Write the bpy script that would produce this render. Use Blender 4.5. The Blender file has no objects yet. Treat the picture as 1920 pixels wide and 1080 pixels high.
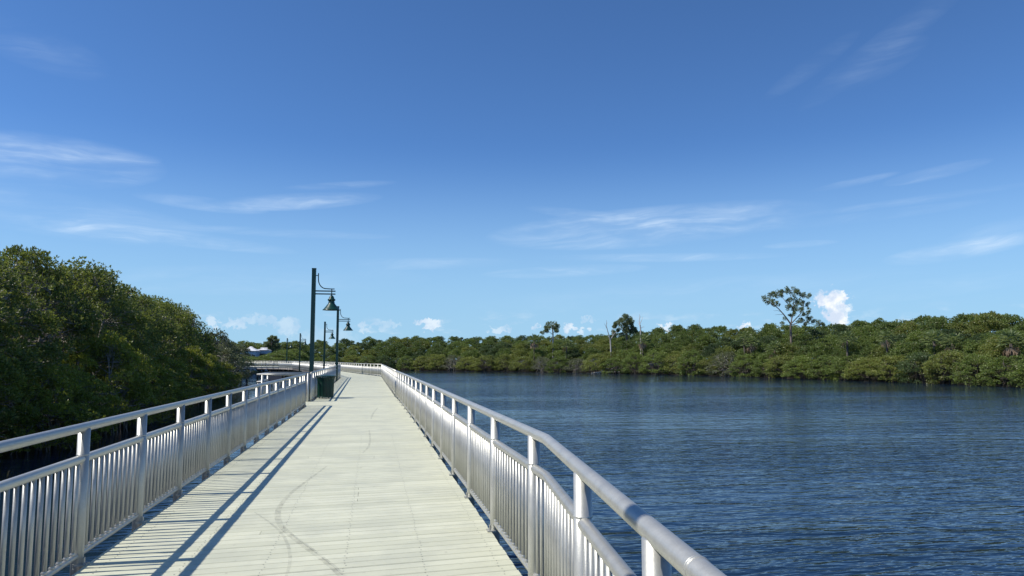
import bpy, math, random
import numpy as np
from mathutils import Vector
R = math.radians
scene = bpy.context.scene
COL = scene.collection

# ------------------------------------------------------------------ camera
F, CX, CY, YH = 1368.0, 960.0, 540.0, 672.0          # the photo's focal length and horizon row (1920 px wide)
PITCH, YAW, EYE = math.atan((YH - CY) / F), R(10.79), 1.57
WATER = -2.6
cam_d = bpy.data.cameras.new('camera'); cam = bpy.data.objects.new('camera', cam_d); COL.objects.link(cam)
cam.location = (0, 0, EYE); cam.rotation_euler = (math.pi / 2 + PITCH, 0, -YAW)
cam_d.sensor_width = 36; cam_d.lens = F / 1920 * 36; cam_d.clip_start = 0.05; cam_d.clip_end = 9000
scene.camera = cam
scene.view_settings.view_transform = 'Standard'; scene.view_settings.look = 'None'
scene.view_settings.exposure = 0.05; scene.view_settings.gamma = 1
scene.cycles.use_denoising = True
scene.cycles.max_bounces = 8; scene.cycles.transparent_max_bounces = 12

def ray(x, y):
    a, b, c = x - CX, CY - y, F
    up = b * math.cos(PITCH) + c * math.sin(PITCH); fw = c * math.cos(PITCH) - b * math.sin(PITCH)
    return Vector((a * math.cos(YAW) + fw * math.sin(YAW), -a * math.sin(YAW) + fw * math.cos(YAW), up))
def az_el(x, y):
    d = ray(x, y).normalized(); return math.degrees(math.atan2(d.x, d.y)), math.degrees(math.asin(d.z))
def proj(X, Y, Z):
    r = X * math.cos(YAW) - Y * math.sin(YAW); fw = X * math.sin(YAW) + Y * math.cos(YAW); u = Z - EYE
    zc = fw * math.cos(PITCH) + u * math.sin(PITCH); yc = -fw * math.sin(PITCH) + u * math.cos(PITCH)
    return CX + F * r / zc, CY - F * yc / zc, zc

# ------------------------------------------------------------------ sun and sky
SUN_EL, SUN_AZ = 50.0, -91.0
sd = Vector((math.sin(R(SUN_AZ)) * math.cos(R(SUN_EL)), math.cos(R(SUN_AZ)) * math.cos(R(SUN_EL)), math.sin(R(SUN_EL))))
sl = bpy.data.lights.new('sun', 'SUN'); sl.energy = 4.4; sl.angle = R(0.55); sl.color = (1.0, 0.95, 0.87)
so = bpy.data.objects.new('sun', sl); COL.objects.link(so); so.rotation_euler = (-sd).to_track_quat('-Z', 'Y').to_euler()

W = bpy.data.worlds.new('World'); scene.world = W; W.use_nodes = True
nt = W.node_tree; nt.nodes.clear()
def N(tree, typ, **kw):
    n = tree.nodes.new(typ)
    for k, v in kw.items(): setattr(n, k, v)
    return n
def sock(tree, dst, v):
    if isinstance(v, (int, float)): dst.default_value = v
    elif isinstance(v, (tuple, list)): dst.default_value = v
    else: tree.links.new(v, dst)
def M(tree, op, a, b=0.0, c=None, clamp=False):
    n = N(tree, 'ShaderNodeMath', operation=op, use_clamp=clamp)
    sock(tree, n.inputs[0], a); sock(tree, n.inputs[1], b)
    if c is not None: sock(tree, n.inputs[2], c)
    return n.outputs[0]
def mix(tree, f, a, b, bt='MIX'):
    n = N(tree, 'ShaderNodeMix', data_type='RGBA', blend_type=bt)
    sock(tree, n.inputs[0], f); sock(tree, n.inputs[6], a); sock(tree, n.inputs[7], b); return n.outputs[2]
def noise(tree, vec, scale, detail=4, rough=0.5, dist=0.0, out=0):
    n = N(tree, 'ShaderNodeTexNoise'); n.inputs['Scale'].default_value = scale; n.inputs['Detail'].default_value = detail
    n.inputs['Roughness'].default_value = rough; n.inputs['Distortion'].default_value = dist
    if vec is not None: tree.links.new(vec, n.inputs['Vector'])
    return n.outputs[out]
def maprange(tree, v, a, b, c=0.0, d=1.0, smooth=True):
    n = N(tree, 'ShaderNodeMapRange', interpolation_type='SMOOTHSTEP' if smooth else 'LINEAR')
    sock(tree, n.inputs[0], v); n.inputs[1].default_value = a; n.inputs[2].default_value = b
    n.inputs[3].default_value = c; n.inputs[4].default_value = d; return n.outputs[0]

tc = N(nt, 'ShaderNodeTexCoord'); sx = N(nt, 'ShaderNodeSeparateXYZ'); nt.links.new(tc.outputs['Generated'], sx.inputs[0])
azn = M(nt, 'MULTIPLY', M(nt, 'ARCTAN2', sx.outputs[0], sx.outputs[1]), 180 / math.pi)
eln = M(nt, 'MULTIPLY', M(nt, 'ARCSINE', sx.outputs[2]), 180 / math.pi)
def comb(tree, x, y, z=0.0):
    n = N(tree, 'ShaderNodeCombineXYZ'); sock(tree, n.inputs[0], x); sock(tree, n.inputs[1], y); sock(tree, n.inputs[2], z); return n.outputs[0]
# streaky noise for cirrus, slightly tilted; puffy noise for cumulus
elt = M(nt, 'ADD', eln, M(nt, 'MULTIPLY', azn, -0.06))
warp = noise(nt, comb(nt, M(nt, 'MULTIPLY', azn, 0.10), M(nt, 'MULTIPLY', eln, 0.25)), 1.0, 3)
elw = M(nt, 'ADD', elt, M(nt, 'MULTIPLY', M(nt, 'SUBTRACT', warp, 0.5), 3.0))
streak = noise(nt, comb(nt, M(nt, 'MULTIPLY', azn, 0.11), M(nt, 'MULTIPLY', elw, 1.15)), 1.0, 6, 0.52, 0.2)
streak_f = maprange(nt, streak, 0.30, 0.74)
puff = noise(nt, comb(nt, azn, eln, 3.3), 1.6, 6, 0.6)
def ellipse(px, py, wpx, hpx, rot=0.0, u=azn, v=eln):
    a0, e0 = az_el(px, py); a1, _ = az_el(px + 20, py); _, e1 = az_el(px, py - 20)
    wa, he = abs(a1 - a0) / 20 * wpx / 2, abs(e1 - e0) / 20 * hpx / 2
    du, dv = M(nt, 'SUBTRACT', u, a0), M(nt, 'SUBTRACT', v, e0)
    c, s = math.cos(R(rot)), math.sin(R(rot))
    p = M(nt, 'MULTIPLY', M(nt, 'ADD', M(nt, 'MULTIPLY', du, c), M(nt, 'MULTIPLY', dv, s)), 1 / wa)
    q = M(nt, 'MULTIPLY', M(nt, 'ADD', M(nt, 'MULTIPLY', du, -s), M(nt, 'MULTIPLY', dv, c)), 1 / he)
    return M(nt, 'SUBTRACT', 1.0, M(nt, 'ADD', M(nt, 'MULTIPLY', p, p), M(nt, 'MULTIPLY', q, q)), clamp=True)
cirrus = None
for (px, py, w, h, rot, st) in [
        (60, 300, 560, 110, 2, .5), (150, 290, 330, 40, 3, .35), (60, 85, 330, 90, -10, .12), (100, 400, 700, 90, -5, .34), (560, 378, 330, 34, 6, .75),
        (380, 382, 260, 28, -3, .42), (640, 348, 220, 16, 6, .28), (320, 445, 520, 30, -4, .50), (120, 425, 400, 26, -6, .45),
        (540, 437, 420, 18, 0, .3), (760, 495, 460, 24, 2, .3), (1220, 425, 640, 78, 3, .85), (1130, 408, 300, 24, -8, .4), (1500, 458, 150, 14, 1, .75),
        (1060, 509, 320, 24, 2, .65), (1240, 483, 480, 18, -1, .45), (1790, 470, 300, 40, 6, .65), (1860, 445, 240, 60, 12, .28),
        (1755, 324, 220, 26, 7, .5), (1600, 342, 180, 16, 7, .33), (1660, 85, 420, 60, 30, .11), (1520, 125, 220, 40, 28, .09),
        (1650, 120, 200, 60, 20, .1), (1700, 378, 500, 16, 3, .22), (1600, 410, 500, 22, 3, .25), (480, 525, 700, 60, 2, .25), (1300, 550, 900, 60, 3, .16),
        (1750, 540, 500, 40, 6, .25), (-300, 350, 500, 260, 0, .5), (2200, 400, 500, 160, 0, .4)]:
    e = M(nt, 'MULTIPLY', M(nt, 'POWER', ellipse(px, py, w, h, rot), 0.8), st)
    cirrus = e if cirrus is None else M(nt, 'ADD', cirrus, e)
patch = maprange(nt, noise(nt, comb(nt, M(nt, 'MULTIPLY', azn, 0.16), M(nt, 'MULTIPLY', eln, 0.42), 4.4), 1.0, 4, 0.6), 0.34, 0.62, 0.25, 1.0)
fibre = maprange(nt, noise(nt, comb(nt, M(nt, 'MULTIPLY', azn, 0.5), M(nt, 'MULTIPLY', elw, 5.0), 2.2), 1.0, 5, 0.6), 0.3, 0.75, 0.6, 1.0)
cirrus = M(nt, 'MULTIPLY', M(nt, 'MULTIPLY', M(nt, 'MULTIPLY', cirrus, M(nt, 'MULTIPLY', patch, fibre)), M(nt, 'ADD', M(nt, 'MULTIPLY', streak_f, 0.85), 0.15)), 0.80, clamp=True)
# cumulus: lobes pushed about by puffy noise
u2 = M(nt, 'ADD', azn, M(nt, 'MULTIPLY', M(nt, 'SUBTRACT', puff, 0.5), 2.6))
puff2 = noise(nt, comb(nt, eln, azn, 8.1), 1.9, 6, 0.6)
v2 = M(nt, 'ADD', eln, M(nt, 'MULTIPLY', M(nt, 'SUBTRACT', puff2, 0.5), 2.2))
cum = None
for (px, py, w, h, st) in [(1557, 566, 52, 44, 1), (1575, 559, 30, 26, 1), (1572, 596, 42, 44, 1), (1541, 572, 26, 22, 1), (1570, 585, 50, 50, .8),
                           (1395, 612, 34, 16, .9), (1245, 614, 30, 11, .6), (1063, 615, 22, 18, .65), (1092, 618, 20, 11, .5), (1008, 612, 18, 10, .45),
                           (807, 607, 42, 16, .65), (683, 616, 22, 18, .35), (540, 612, 40, 40, .3), (440, 608, 50, 20, .35), (398, 603, 22, 18, .4),
                           (1104, 597, 26, 8, .25), (720, 610, 60, 12, .25), (500, 600, 120, 16, .25), (610, 640, 120, 50, .15), (935, 618, 40, 12, .4)]:
    e = M(nt, 'MULTIPLY', maprange(nt, ellipse(px, py, w * 1.25, h * 1.25, 0, u2, v2), 0.05, 0.75), st)
    cum = e if cum is None else M(nt, 'MAXIMUM', cum, e)
# faint broken puffs low over the horizon all round
low = M(nt, 'MULTIPLY', maprange(nt, noise(nt, comb(nt, M(nt, 'MULTIPLY', azn, 0.35), M(nt, 'MULTIPLY', eln, 1.1), 1.7), 1.0, 6, 0.6), 0.54, 0.72), 0.30)
low = M(nt, 'MULTIPLY', low, M(nt, 'MULTIPLY', maprange(nt, eln, 4.2, 2.2), maprange(nt, eln, -0.5, 1.0)))
cum = M(nt, 'MAXIMUM', cum, low)
sky = N(nt, 'ShaderNodeTexSky', sky_type='NISHITA', sun_disc=False)
sky.sun_elevation = R(SUN_EL); sky.sun_rotation = R(SUN_AZ); sky.altitude = 0; sky.air_density = 0.7; sky.dust_density = 0.0; sky.ozone_density = 2.0
skyc = mix(nt, 1.0, sky.outputs[0], (0.72, 1.09, 1.46, 1), 'MULTIPLY')
skyc = mix(nt, maprange(nt, eln, 17.0, 1.0, 0.0, 0.85), skyc, (3.5, 5.9, 8.0, 1))      # moist air near the horizon
shade = noise(nt, comb(nt, azn, eln, 5.0), 0.9, 5, 0.6)
cumc = mix(nt, maprange(nt, shade, 0.38, 0.6), (6.6, 7.6, 9.2, 1), (9.6, 10.0, 10.4, 1))
c1 = mix(nt, cirrus, skyc, (7.2, 8.7, 10.4, 1))
c2 = mix(nt, cum, c1, cumc)
bg = N(nt, 'ShaderNodeBackground'); bg.inputs[1].default_value = 0.1
nt.links.new(c2, bg.inputs[0]); wo = N(nt, 'ShaderNodeOutputWorld'); nt.links.new(bg.outputs[0], wo.inputs[0])

# ------------------------------------------------------------------ helpers
def tag(o, label=None, cat=None, group=None, kind=None):
    if label: o['label'] = label
    if cat: o['category'] = cat
    if group: o['group'] = group
    if kind: o['kind'] = kind
    return o
def empty(name, loc=(0, 0, 0), rz=0.0, parent=None):
    o = bpy.data.objects.new(name, None); COL.objects.link(o); o.location = loc; o.rotation_euler = (0, 0, rz)
    o.empty_display_size = 0.2
    if parent: o.parent = parent
    return o
def link(name, mesh, parent=None, loc=(0, 0, 0), rz=0.0, scale=None):
    o = bpy.data.objects.new(name, mesh); COL.objects.link(o); o.location = loc; o.rotation_euler = (0, 0, rz)
    if parent: o.parent = parent
    if scale: o.scale = scale
    return o
def copy_tree(o, parent=None):
    c = o.copy(); COL.objects.link(c); c.parent = parent
    for ch in list(o.children): copy_tree(ch, c)
    return c
class MB:
    """collects shapes, then links them as one mesh object"""
    def __init__(s): s.v = []; s.f = []; s.n = 0; s.sm = []
    def add(s, v, f, smooth=False):
        s.v.append(np.asarray(v, float).reshape(-1, 3)); s.f += [tuple(i + s.n for i in q) for q in f]; s.sm += [smooth] * len(f); s.n += len(s.v[-1])
    def box(s, c, d, rz=0.0, tilt=0.0):
        x, y, z = d[0] / 2, d[1] / 2, d[2] / 2
        v = np.array([(i * x, j * y, k * z) for k in (-1, 1) for j in (-1, 1) for i in (-1, 1)])
        if tilt: ct, st = math.cos(tilt), math.sin(tilt); v = v @ np.array([[1, 0, 0], [0, ct, st], [0, -st, ct]])
        cr, sr = math.cos(rz), math.sin(rz); v = v @ np.array([[cr, sr, 0], [-sr, cr, 0], [0, 0, 1]])
        s.add(v + np.array(c), [(0, 2, 3, 1), (4, 5, 7, 6), (0, 1, 5, 4), (2, 6, 7, 3), (0, 4, 6, 2), (1, 3, 7, 5)])
    def tube(s, pts, rad, sides=10, cap=True, smooth=True):
        P = np.array(pts, float); n = len(P); rad = np.broadcast_to(np.asarray(rad, float), (n,))
        T = np.zeros_like(P); T[1:-1] = P[2:] - P[:-2]; T[0] = P[1] - P[0]; T[-1] = P[-1] - P[-2]
        d = np.diff(P, axis=0); d /= np.linalg.norm(d, axis=1)[:, None] + 1e-9
        if n > 2: T[1:-1] = d[1:] + d[:-1]
        T /= np.linalg.norm(T, axis=1)[:, None] + 1e-9
        ref = np.array([0, 0, 1.0]) if abs(T[0][2]) < 0.9 else np.array([1.0, 0, 0])
        vs = []
        for i in range(n):
            a = np.cross(T[i], ref); a /= np.linalg.norm(a) + 1e-9; b = np.cross(a, T[i]); ref = b if abs(T[0][2]) >= 0.9 or n > 6 else ref
            k = 1.0
            if 0 < i < n - 1: k = 1 / max(0.5, math.sqrt(max(0.25, (1 + float(d[i] @ d[i - 1])) / 2)))
            for j in range(sides):
                t = 2 * math.pi * j / sides; vs.append(P[i] + rad[i] * (a * math.cos(t) * k + b * math.sin(t)))
        f = [(i * sides + j, i * sides + (j + 1) % sides, (i + 1) * sides + (j + 1) % sides, (i + 1) * sides + j) for i in range(n - 1) for j in range(sides)]
        if cap: f += [tuple(range(sides))[::-1], tuple((n - 1) * sides + j for j in range(sides))]
        s.add(vs, f, smooth)
    def lathe(s, prof, c=(0, 0, 0), sides=24, smooth=True):
        vs = [(c[0] + r * math.cos(2 * math.pi * j / sides), c[1] + r * math.sin(2 * math.pi * j / sides), c[2] + z) for r, z in prof for j in range(sides)]
        f = [(i * sides + j, i * sides + (j + 1) % sides, (i + 1) * sides + (j + 1) % sides, (i + 1) * sides + j) for i in range(len(prof) - 1) for j in range(sides)]
        s.add(vs, f, smooth)
    def mesh(s, name, mat):
        me = bpy.data.meshes.new(name); me.from_pydata(np.concatenate(s.v).tolist(), [], s.f); me.materials.append(mat)
        me.polygons.foreach_set('use_smooth', s.sm); me.update()
        return me
    def build(s, name, mat, parent=None, loc=(0, 0, 0), rz=0.0): return link(name, s.mesh(name, mat), parent, loc, rz)
def quads_mesh(name, V, mat):
    """V: (n,4,3) array of loose quads"""
    n = len(V); me = bpy.data.meshes.new(name)
    me.vertices.add(n * 4); me.vertices.foreach_set('co', V.reshape(-1).astype(np.float32))
    me.loops.add(n * 4); me.loops.foreach_set('vertex_index', np.arange(n * 4, dtype=np.int32))
    me.polygons.add(n); me.polygons.foreach_set('loop_start', np.arange(0, n * 4, 4, dtype=np.int32))
    me.update(calc_edges=True); me.materials.append(mat); return me

# ------------------------------------------------------------------ materials
def mat(name):
    m = bpy.data.materials.new(name); m.use_nodes = True; t = m.node_tree
    b = t.nodes['Principled BSDF']; return m, t, b
def metal(name, base, rough, met=0.85, mott=0.1, scale=9.0):
    m, t, b = mat(name); g = N(t, 'ShaderNodeNewGeometry'); 
    n = noise(t, g.outputs['Position'], scale, 6, 0.65); n2 = noise(t, g.outputs['Position'], scale * 9, 3, 0.6)
    isl = g.outputs['Random Per Island']
    k = M(t, 'ADD', M(t, 'MULTIPLY', M(t, 'SUBTRACT', n, 0.5), mott * 2), M(t, 'MULTIPLY', M(t, 'SUBTRACT', n2, 0.5), mott))
    oi = N(t, 'ShaderNodeObjectInfo'); k = M(t, 'ADD', M(t, 'ADD', k, 1.0), M(t, 'MULTIPLY', M(t, 'SUBTRACT', oi.outputs['Random'], 0.5), mott * 1.2))
    hv = N(t, 'ShaderNodeVectorMath', operation='SCALE'); hv.inputs[0].default_value = base; t.links.new(k, hv.inputs['Scale'])
    t.links.new(hv.outputs[0], b.inputs['Base Color']); b.inputs['Metallic'].default_value = met
    t.links.new(M(t, 'ADD', M(t, 'MULTIPLY', n, 0.25), rough - 0.12), b.inputs['Roughness'])
    bp = N(t, 'ShaderNodeBump'); bp.inputs['Strength'].default_value = 0.06; bp.inputs['Distance'].default_value = 0.01; t.links.new(n2, bp.inputs['Height']); t.links.new(bp.outputs[0], b.inputs['Normal'])
    return m
ALU = metal('brushed_aluminium', (0.48, 0.478, 0.44), 0.42, 0.5, 0.20)
GREEN = metal('green_paint', (0.009, 0.052, 0.037), 0.33, 0.0, 0.25)
DARKM = metal('dark_metal', (0.02, 0.022, 0.028), 0.45, 0.0, 0.2)

m, t, b = mat('deck_board'); g = N(t, 'ShaderNodeNewGeometry'); isl = g.outputs['Random Per Island']
vm = N(t, 'ShaderNodeMapping'); vm.inputs['Scale'].default_value = (0.7, 14, 14); t.links.new(g.outputs['Position'], vm.inputs[0])
grain = noise(t, vm.outputs[0], 3.0, 5, 0.6); dirt = noise(t, g.outputs['Position'], 1.3, 6, 0.65); blot = noise(t, g.outputs['Position'], 14, 4, 0.6)
c = mix(t, isl, (0.61, 0.61, 0.44, 1), (0.73, 0.725, 0.54, 1))
c = mix(t, maprange(t, dirt, 0.35, 0.75), c, (0.55, 0.555, 0.42, 1)); c = mix(t, maprange(t, grain, 0.45, 0.8, 0, 0.35), c, (0.46, 0.46, 0.37, 1))
c = mix(t, maprange(t, blot, 0.64, 0.76, 0, 0.5), c, (0.30, 0.28, 0.22, 1))
t.links.new(c, b.inputs['Base Color']); b.inputs['Roughness'].default_value = 0.6
bp = N(t, 'ShaderNodeBump'); bp.inputs['Strength'].default_value = 0.12; bp.inputs['Distance'].default_value = 0.004; t.links.new(grain, bp.inputs['Height']); t.links.new(bp.outputs[0], b.inputs['Normal'])
DECK = m
m, t, b = mat('pale_fascia'); g = N(t, 'ShaderNodeNewGeometry'); n = noise(t, g.outputs['Position'], 1.2, 5, 0.6)
t.links.new(mix(t, n, (0.36, 0.33, 0.29, 1), (0.55, 0.51, 0.46, 1)), b.inputs['Base Color']); b.inputs['Roughness'].default_value = 0.8; FASCIA = m
m, t, b = mat('dark_wet_wood'); g = N(t, 'ShaderNodeNewGeometry'); n = noise(t, g.outputs['Position'], 3, 5, 0.6)
t.links.new(mix(t, n, (0.025, 0.02, 0.016, 1), (0.07, 0.058, 0.045, 1)), b.inputs['Base Color']); b.inputs['Roughness'].default_value = 0.8; PILE = m
m, t, b = mat('rubber_scuff'); tr = N(t, 'ShaderNodeBsdfTransparent'); df = N(t, 'ShaderNodeBsdfDiffuse'); df.inputs[0].default_value = (0.16, 0.16, 0.15, 1)
mx = N(t, 'ShaderNodeMixShader'); g = N(t, 'ShaderNodeNewGeometry'); t.links.new(maprange(t, noise(t, g.outputs['Position'], 9, 5, 0.7), 0.38, 0.72, 0.03, 0.29), mx.inputs[0])
t.links.new(tr.outputs[0], mx.inputs[1]); t.links.new(df.outputs[0], mx.inputs[2]); t.links.new(mx.outputs[0], t.nodes['Material Output'].inputs[0]); SCUFF = m

def leafmat(name, dark, light, accent=None, trans=0.28, bigs=0.55):
    m, t, b = mat(name); g = N(t, 'ShaderNodeNewGeometry'); isl = g.outputs['Random Per Island']; oi = N(t, 'ShaderNodeObjectInfo')
    big = noise(t, g.outputs['Position'], bigs, 3, 0.6)
    k = M(t, 'ADD', M(t, 'MULTIPLY', isl, 0.55), M(t, 'MULTIPLY', maprange(t, big, 0.3, 0.7), 0.40)); k = M(t, 'ADD', k, M(t, 'MULTIPLY', oi.outputs['Random'], 0.22), clamp=True)
    c = mix(t, k, dark + (1,), light + (1,))
    if accent: c = mix(t, M(t, 'GREATER_THAN', isl, 0.965), c, accent + (1,))
    t.links.new(c, b.inputs['Base Color']); b.inputs['Roughness'].default_value = 0.42; b.inputs['Specular IOR Level'].default_value = 0.5
    tl = N(t, 'ShaderNodeBsdfTranslucent'); hv = N(t, 'ShaderNodeHueSaturation'); hv.inputs['Value'].default_value = 1.5; hv.inputs['Saturation'].default_value = 1.1; t.links.new(c, hv.inputs['Color']); t.links.new(hv.outputs[0], tl.inputs[0])
    mx = N(t, 'ShaderNodeMixShader'); mx.inputs[0].default_value = trans
    t.links.new(b.outputs[0], mx.inputs[1]); t.links.new(tl.outputs[0], mx.inputs[2]); t.links.new(mx.outputs[0], t.nodes['Material Output'].inputs[0])
    return m
LEAF_NEAR = leafmat('mangrove_leaf', (0.055, 0.080, 0.026), (0.24, 0.275, 0.062), (0.32, 0.29, 0.09), 0.42)
LEAF_LOW = leafmat('young_mangrove_leaf', (0.070, 0.095, 0.022), (0.32, 0.34, 0.060), (0.34, 0.30, 0.09), 0.42)
LEAF_FAR = leafmat('bank_leaf', (0.050, 0.085, 0.026), (0.27, 0.335, 0.080), (0.22, 0.17, 0.10), 0.32, 0.11)
LEAF_FAR2 = leafmat('blue_green_leaf', (0.036, 0.064, 0.028), (0.15, 0.20, 0.070), None, 0.3, 0.11)
LEAF_FAR3 = leafmat('olive_leaf', (0.075, 0.105, 0.028), (0.33, 0.36, 0.090), (0.30, 0.20, 0.10), 0.34, 0.11)
LEAF_GREY = leafmat('sparse_leaf', (0.08, 0.095, 0.045), (0.20, 0.22, 0.10))
LEAF_PINE = leafmat('pine_needle', (0.075, 0.105, 0.050), (0.23, 0.27, 0.13), None, 0.42)
LEAF_PALM = leafmat('palm_leaf', (0.07, 0.105, 0.035), (0.25, 0.30, 0.11), None, 0.3)
LEAF_DEAD = leafmat('dead_frond', (0.16, 0.10, 0.06), (0.42, 0.30, 0.19), None, 0.2)
def bark(name, a, bb):
    m, t, b = mat(name); g = N(t, 'ShaderNodeNewGeometry'); n = noise(t, g.outputs['Position'], 6, 6, 0.65)
    t.links.new(mix(t, maprange(t, n, 0.3, 0.7), a + (1,), bb + (1,)), b.inputs['Base Color']); b.inputs['Roughness'].default_value = 0.85
    bp = N(t, 'ShaderNodeBump'); bp.inputs['Strength'].default_value = 0.5; bp.inputs['Distance'].default_value = 0.02; t.links.new(n, bp.inputs['Height']); t.links.new(bp.outputs[0], b.inputs['Normal']); return m
BARK = bark('mangrove_bark', (0.15, 0.13, 0.11), (0.36, 0.33, 0.29)); BARK_FAR = bark('dark_bark', (0.06, 0.05, 0.04), (0.14, 0.12, 0.10)); BARK_PINE = bark('pine_bark', (0.10, 0.075, 0.06), (0.24, 0.19, 0.16))  # BARK_FAR is a darker brown for far-bank trees and palm trunks
BARK_DEAD = bark('bleached_wood', (0.34, 0.31, 0.28), (0.58, 0.54, 0.50))
m, t, b = mat('river_water'); g = N(t, 'ShaderNodeNewGeometry')
b.inputs['Base Color'].default_value = (0.009, 0.025, 0.050, 1); b.inputs['Roughness'].default_value = 0.06; b.inputs['IOR'].default_value = 1.33
mp = N(t, 'ShaderNodeMapping'); mp.inputs['Rotation'].default_value = (0, 0, R(12)); mp.inputs['Scale'].default_value = (0.42, 1.35, 1); t.links.new(g.outputs['Position'], mp.inputs[0])
n1 = noise(t, mp.outputs[0], 0.80, 3, 0.5, 0.9); n4 = noise(t, mp.outputs[0], 1.7, 2, 0.5, 0.8); n2 = noise(t, mp.outputs[0], 4.5, 2, 0.5, 0.4); n3 = noise(t, mp.outputs[0], 0.045, 4, 0.6)
gust = maprange(t, n3, 0.34, 0.66, 0.35, 1.4)
sep = N(t, 'ShaderNodeSeparateXYZ'); t.links.new(g.outputs['Position'], sep.inputs[0])
calm = maprange(t, sep.outputs[0], -9.0, -2.0, 0.22, 1.0)             # sheltered water beside the left bank is smoother
lee = maprange(t, M(t, 'ADD', M(t, 'MULTIPLY', sep.outputs[0], 0.75), M(t, 'MULTIPLY', sep.outputs[1], 0.42)), 72.0, 118.0, 1.0, 0.30)   # lee of the far bank
hh = M(t, 'MULTIPLY', M(t, 'MULTIPLY', M(t, 'MULTIPLY', M(t, 'ADD', n1, M(t, 'ADD', M(t, 'MULTIPLY', n4, 0.5), M(t, 'MULTIPLY', n2, 0.18))), gust), calm), lee)
bp = N(t, 'ShaderNodeBump'); bp.inputs['Strength'].default_value = 1.0; bp.inputs['Distance'].default_value = 0.135; t.links.new(hh, bp.inputs['Height']); t.links.new(bp.outputs[0], b.inputs['Normal'])
WATERM = m
m, t, b = mat('mud_and_leaf_litter'); g = N(t, 'ShaderNodeNewGeometry'); n = noise(t, g.outputs['Position'], 0.8, 6, 0.6)
t.links.new(mix(t, n, (0.018, 0.016, 0.012, 1), (0.05, 0.042, 0.03, 1)), b.inputs['Base Color']); b.inputs['Roughness'].default_value = 0.95; MUD = m
def plain(name, c, rough=0.6):
    m, t, b = mat(name); g = N(t, 'ShaderNodeNewGeometry'); n = noise(t, g.outputs['Position'], 2.0, 4, 0.6)
    t.links.new(mix(t, n, tuple(x * 0.85 for x in c) + (1,), tuple(min(1, x * 1.1) for x in c) + (1,)), b.inputs['Base Color']); b.inputs['Roughness'].default_value = rough; return m
ROOFM = plain('white_roof', (0.80, 0.80, 0.79)); WALLM = plain('pale_wall', (0.42, 0.50, 0.60)); PANE = plain('window_pane', (0.03, 0.04, 0.05), 0.15)

# ------------------------------------------------------------------ water and ground
S = 4000
w = MB(); w.add([(-S, -S, WATER), (S, -S, WATER), (S, S, WATER), (-S, S, WATER)], [(0, 1, 2, 3)]); tag(w.build('river_water', WATERM), kind='structure')
SHORE = [(70, -120), (76, -60), (84, 0), (90, 50), (91, 90), (88.5, 123), (77.5, 169), (62, 195), (48, 217), (28, 238), (9, 254), (-12, 266), (-40, 266), (-75, 250), (-130, 240)]
LSHORE = [(-13, -60), (-16, -20), (-17.5, 8), (-15.6, 26), (-13.6, 36), (-14.2, 55), (-16.2, 75), (-18.5, 94), (-27, 106), (-46, 118), (-90, 128)]
def chaikin(P):
    P = [np.array(p, float) for p in P]
    for _ in range(3):
        Q = [P[0]]
        for a, b_ in zip(P[:-1], P[1:]): Q += [a * .75 + b_ * .25, a * .25 + b_ * .75]
        P = Q + [P[-1]]
    return [tuple(p) for p in P]
SHORE, LSHORE = chaikin(SHORE), chaikin(LSHORE)
def land(name, line, far):
    mb = MB(); n = len(line); v = []; f = []
    for k, (off, z) in enumerate([(-1.0, WATER - 0.6), (2.2, WATER + 0.02), (6.0, WATER + 0.45), (13.0, WATER + 1.9), (60, WATER + 2.6), (far, WATER + 2.7)]):  # inland rise is an added ridge, blocking bright sky under the canopy
        for i, (x, y) in enumerate(line):
            a = np.array(line[max(0, i - 1)]); b_ = np.array(line[min(n - 1, i + 1)]); d = (b_ - a) / np.linalg.norm(b_ - a); nr = np.array((d[1], -d[0]))
            if name == 'left_bank_ground': nr = -nr
            p = np.array((x, y)) + nr * off; v.append((p[0], p[1], z))
    for k in range(5):
        for i in range(n - 1): f.append((k * n + i, k * n + i + 1, (k + 1) * n + i + 1, (k + 1) * n + i))
    mb.add(v, f); return tag(mb.build(name, MUD), kind='structure')
land('far_bank_ground', SHORE, 900); land('left_bank_ground', LSHORE, 300)

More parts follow.
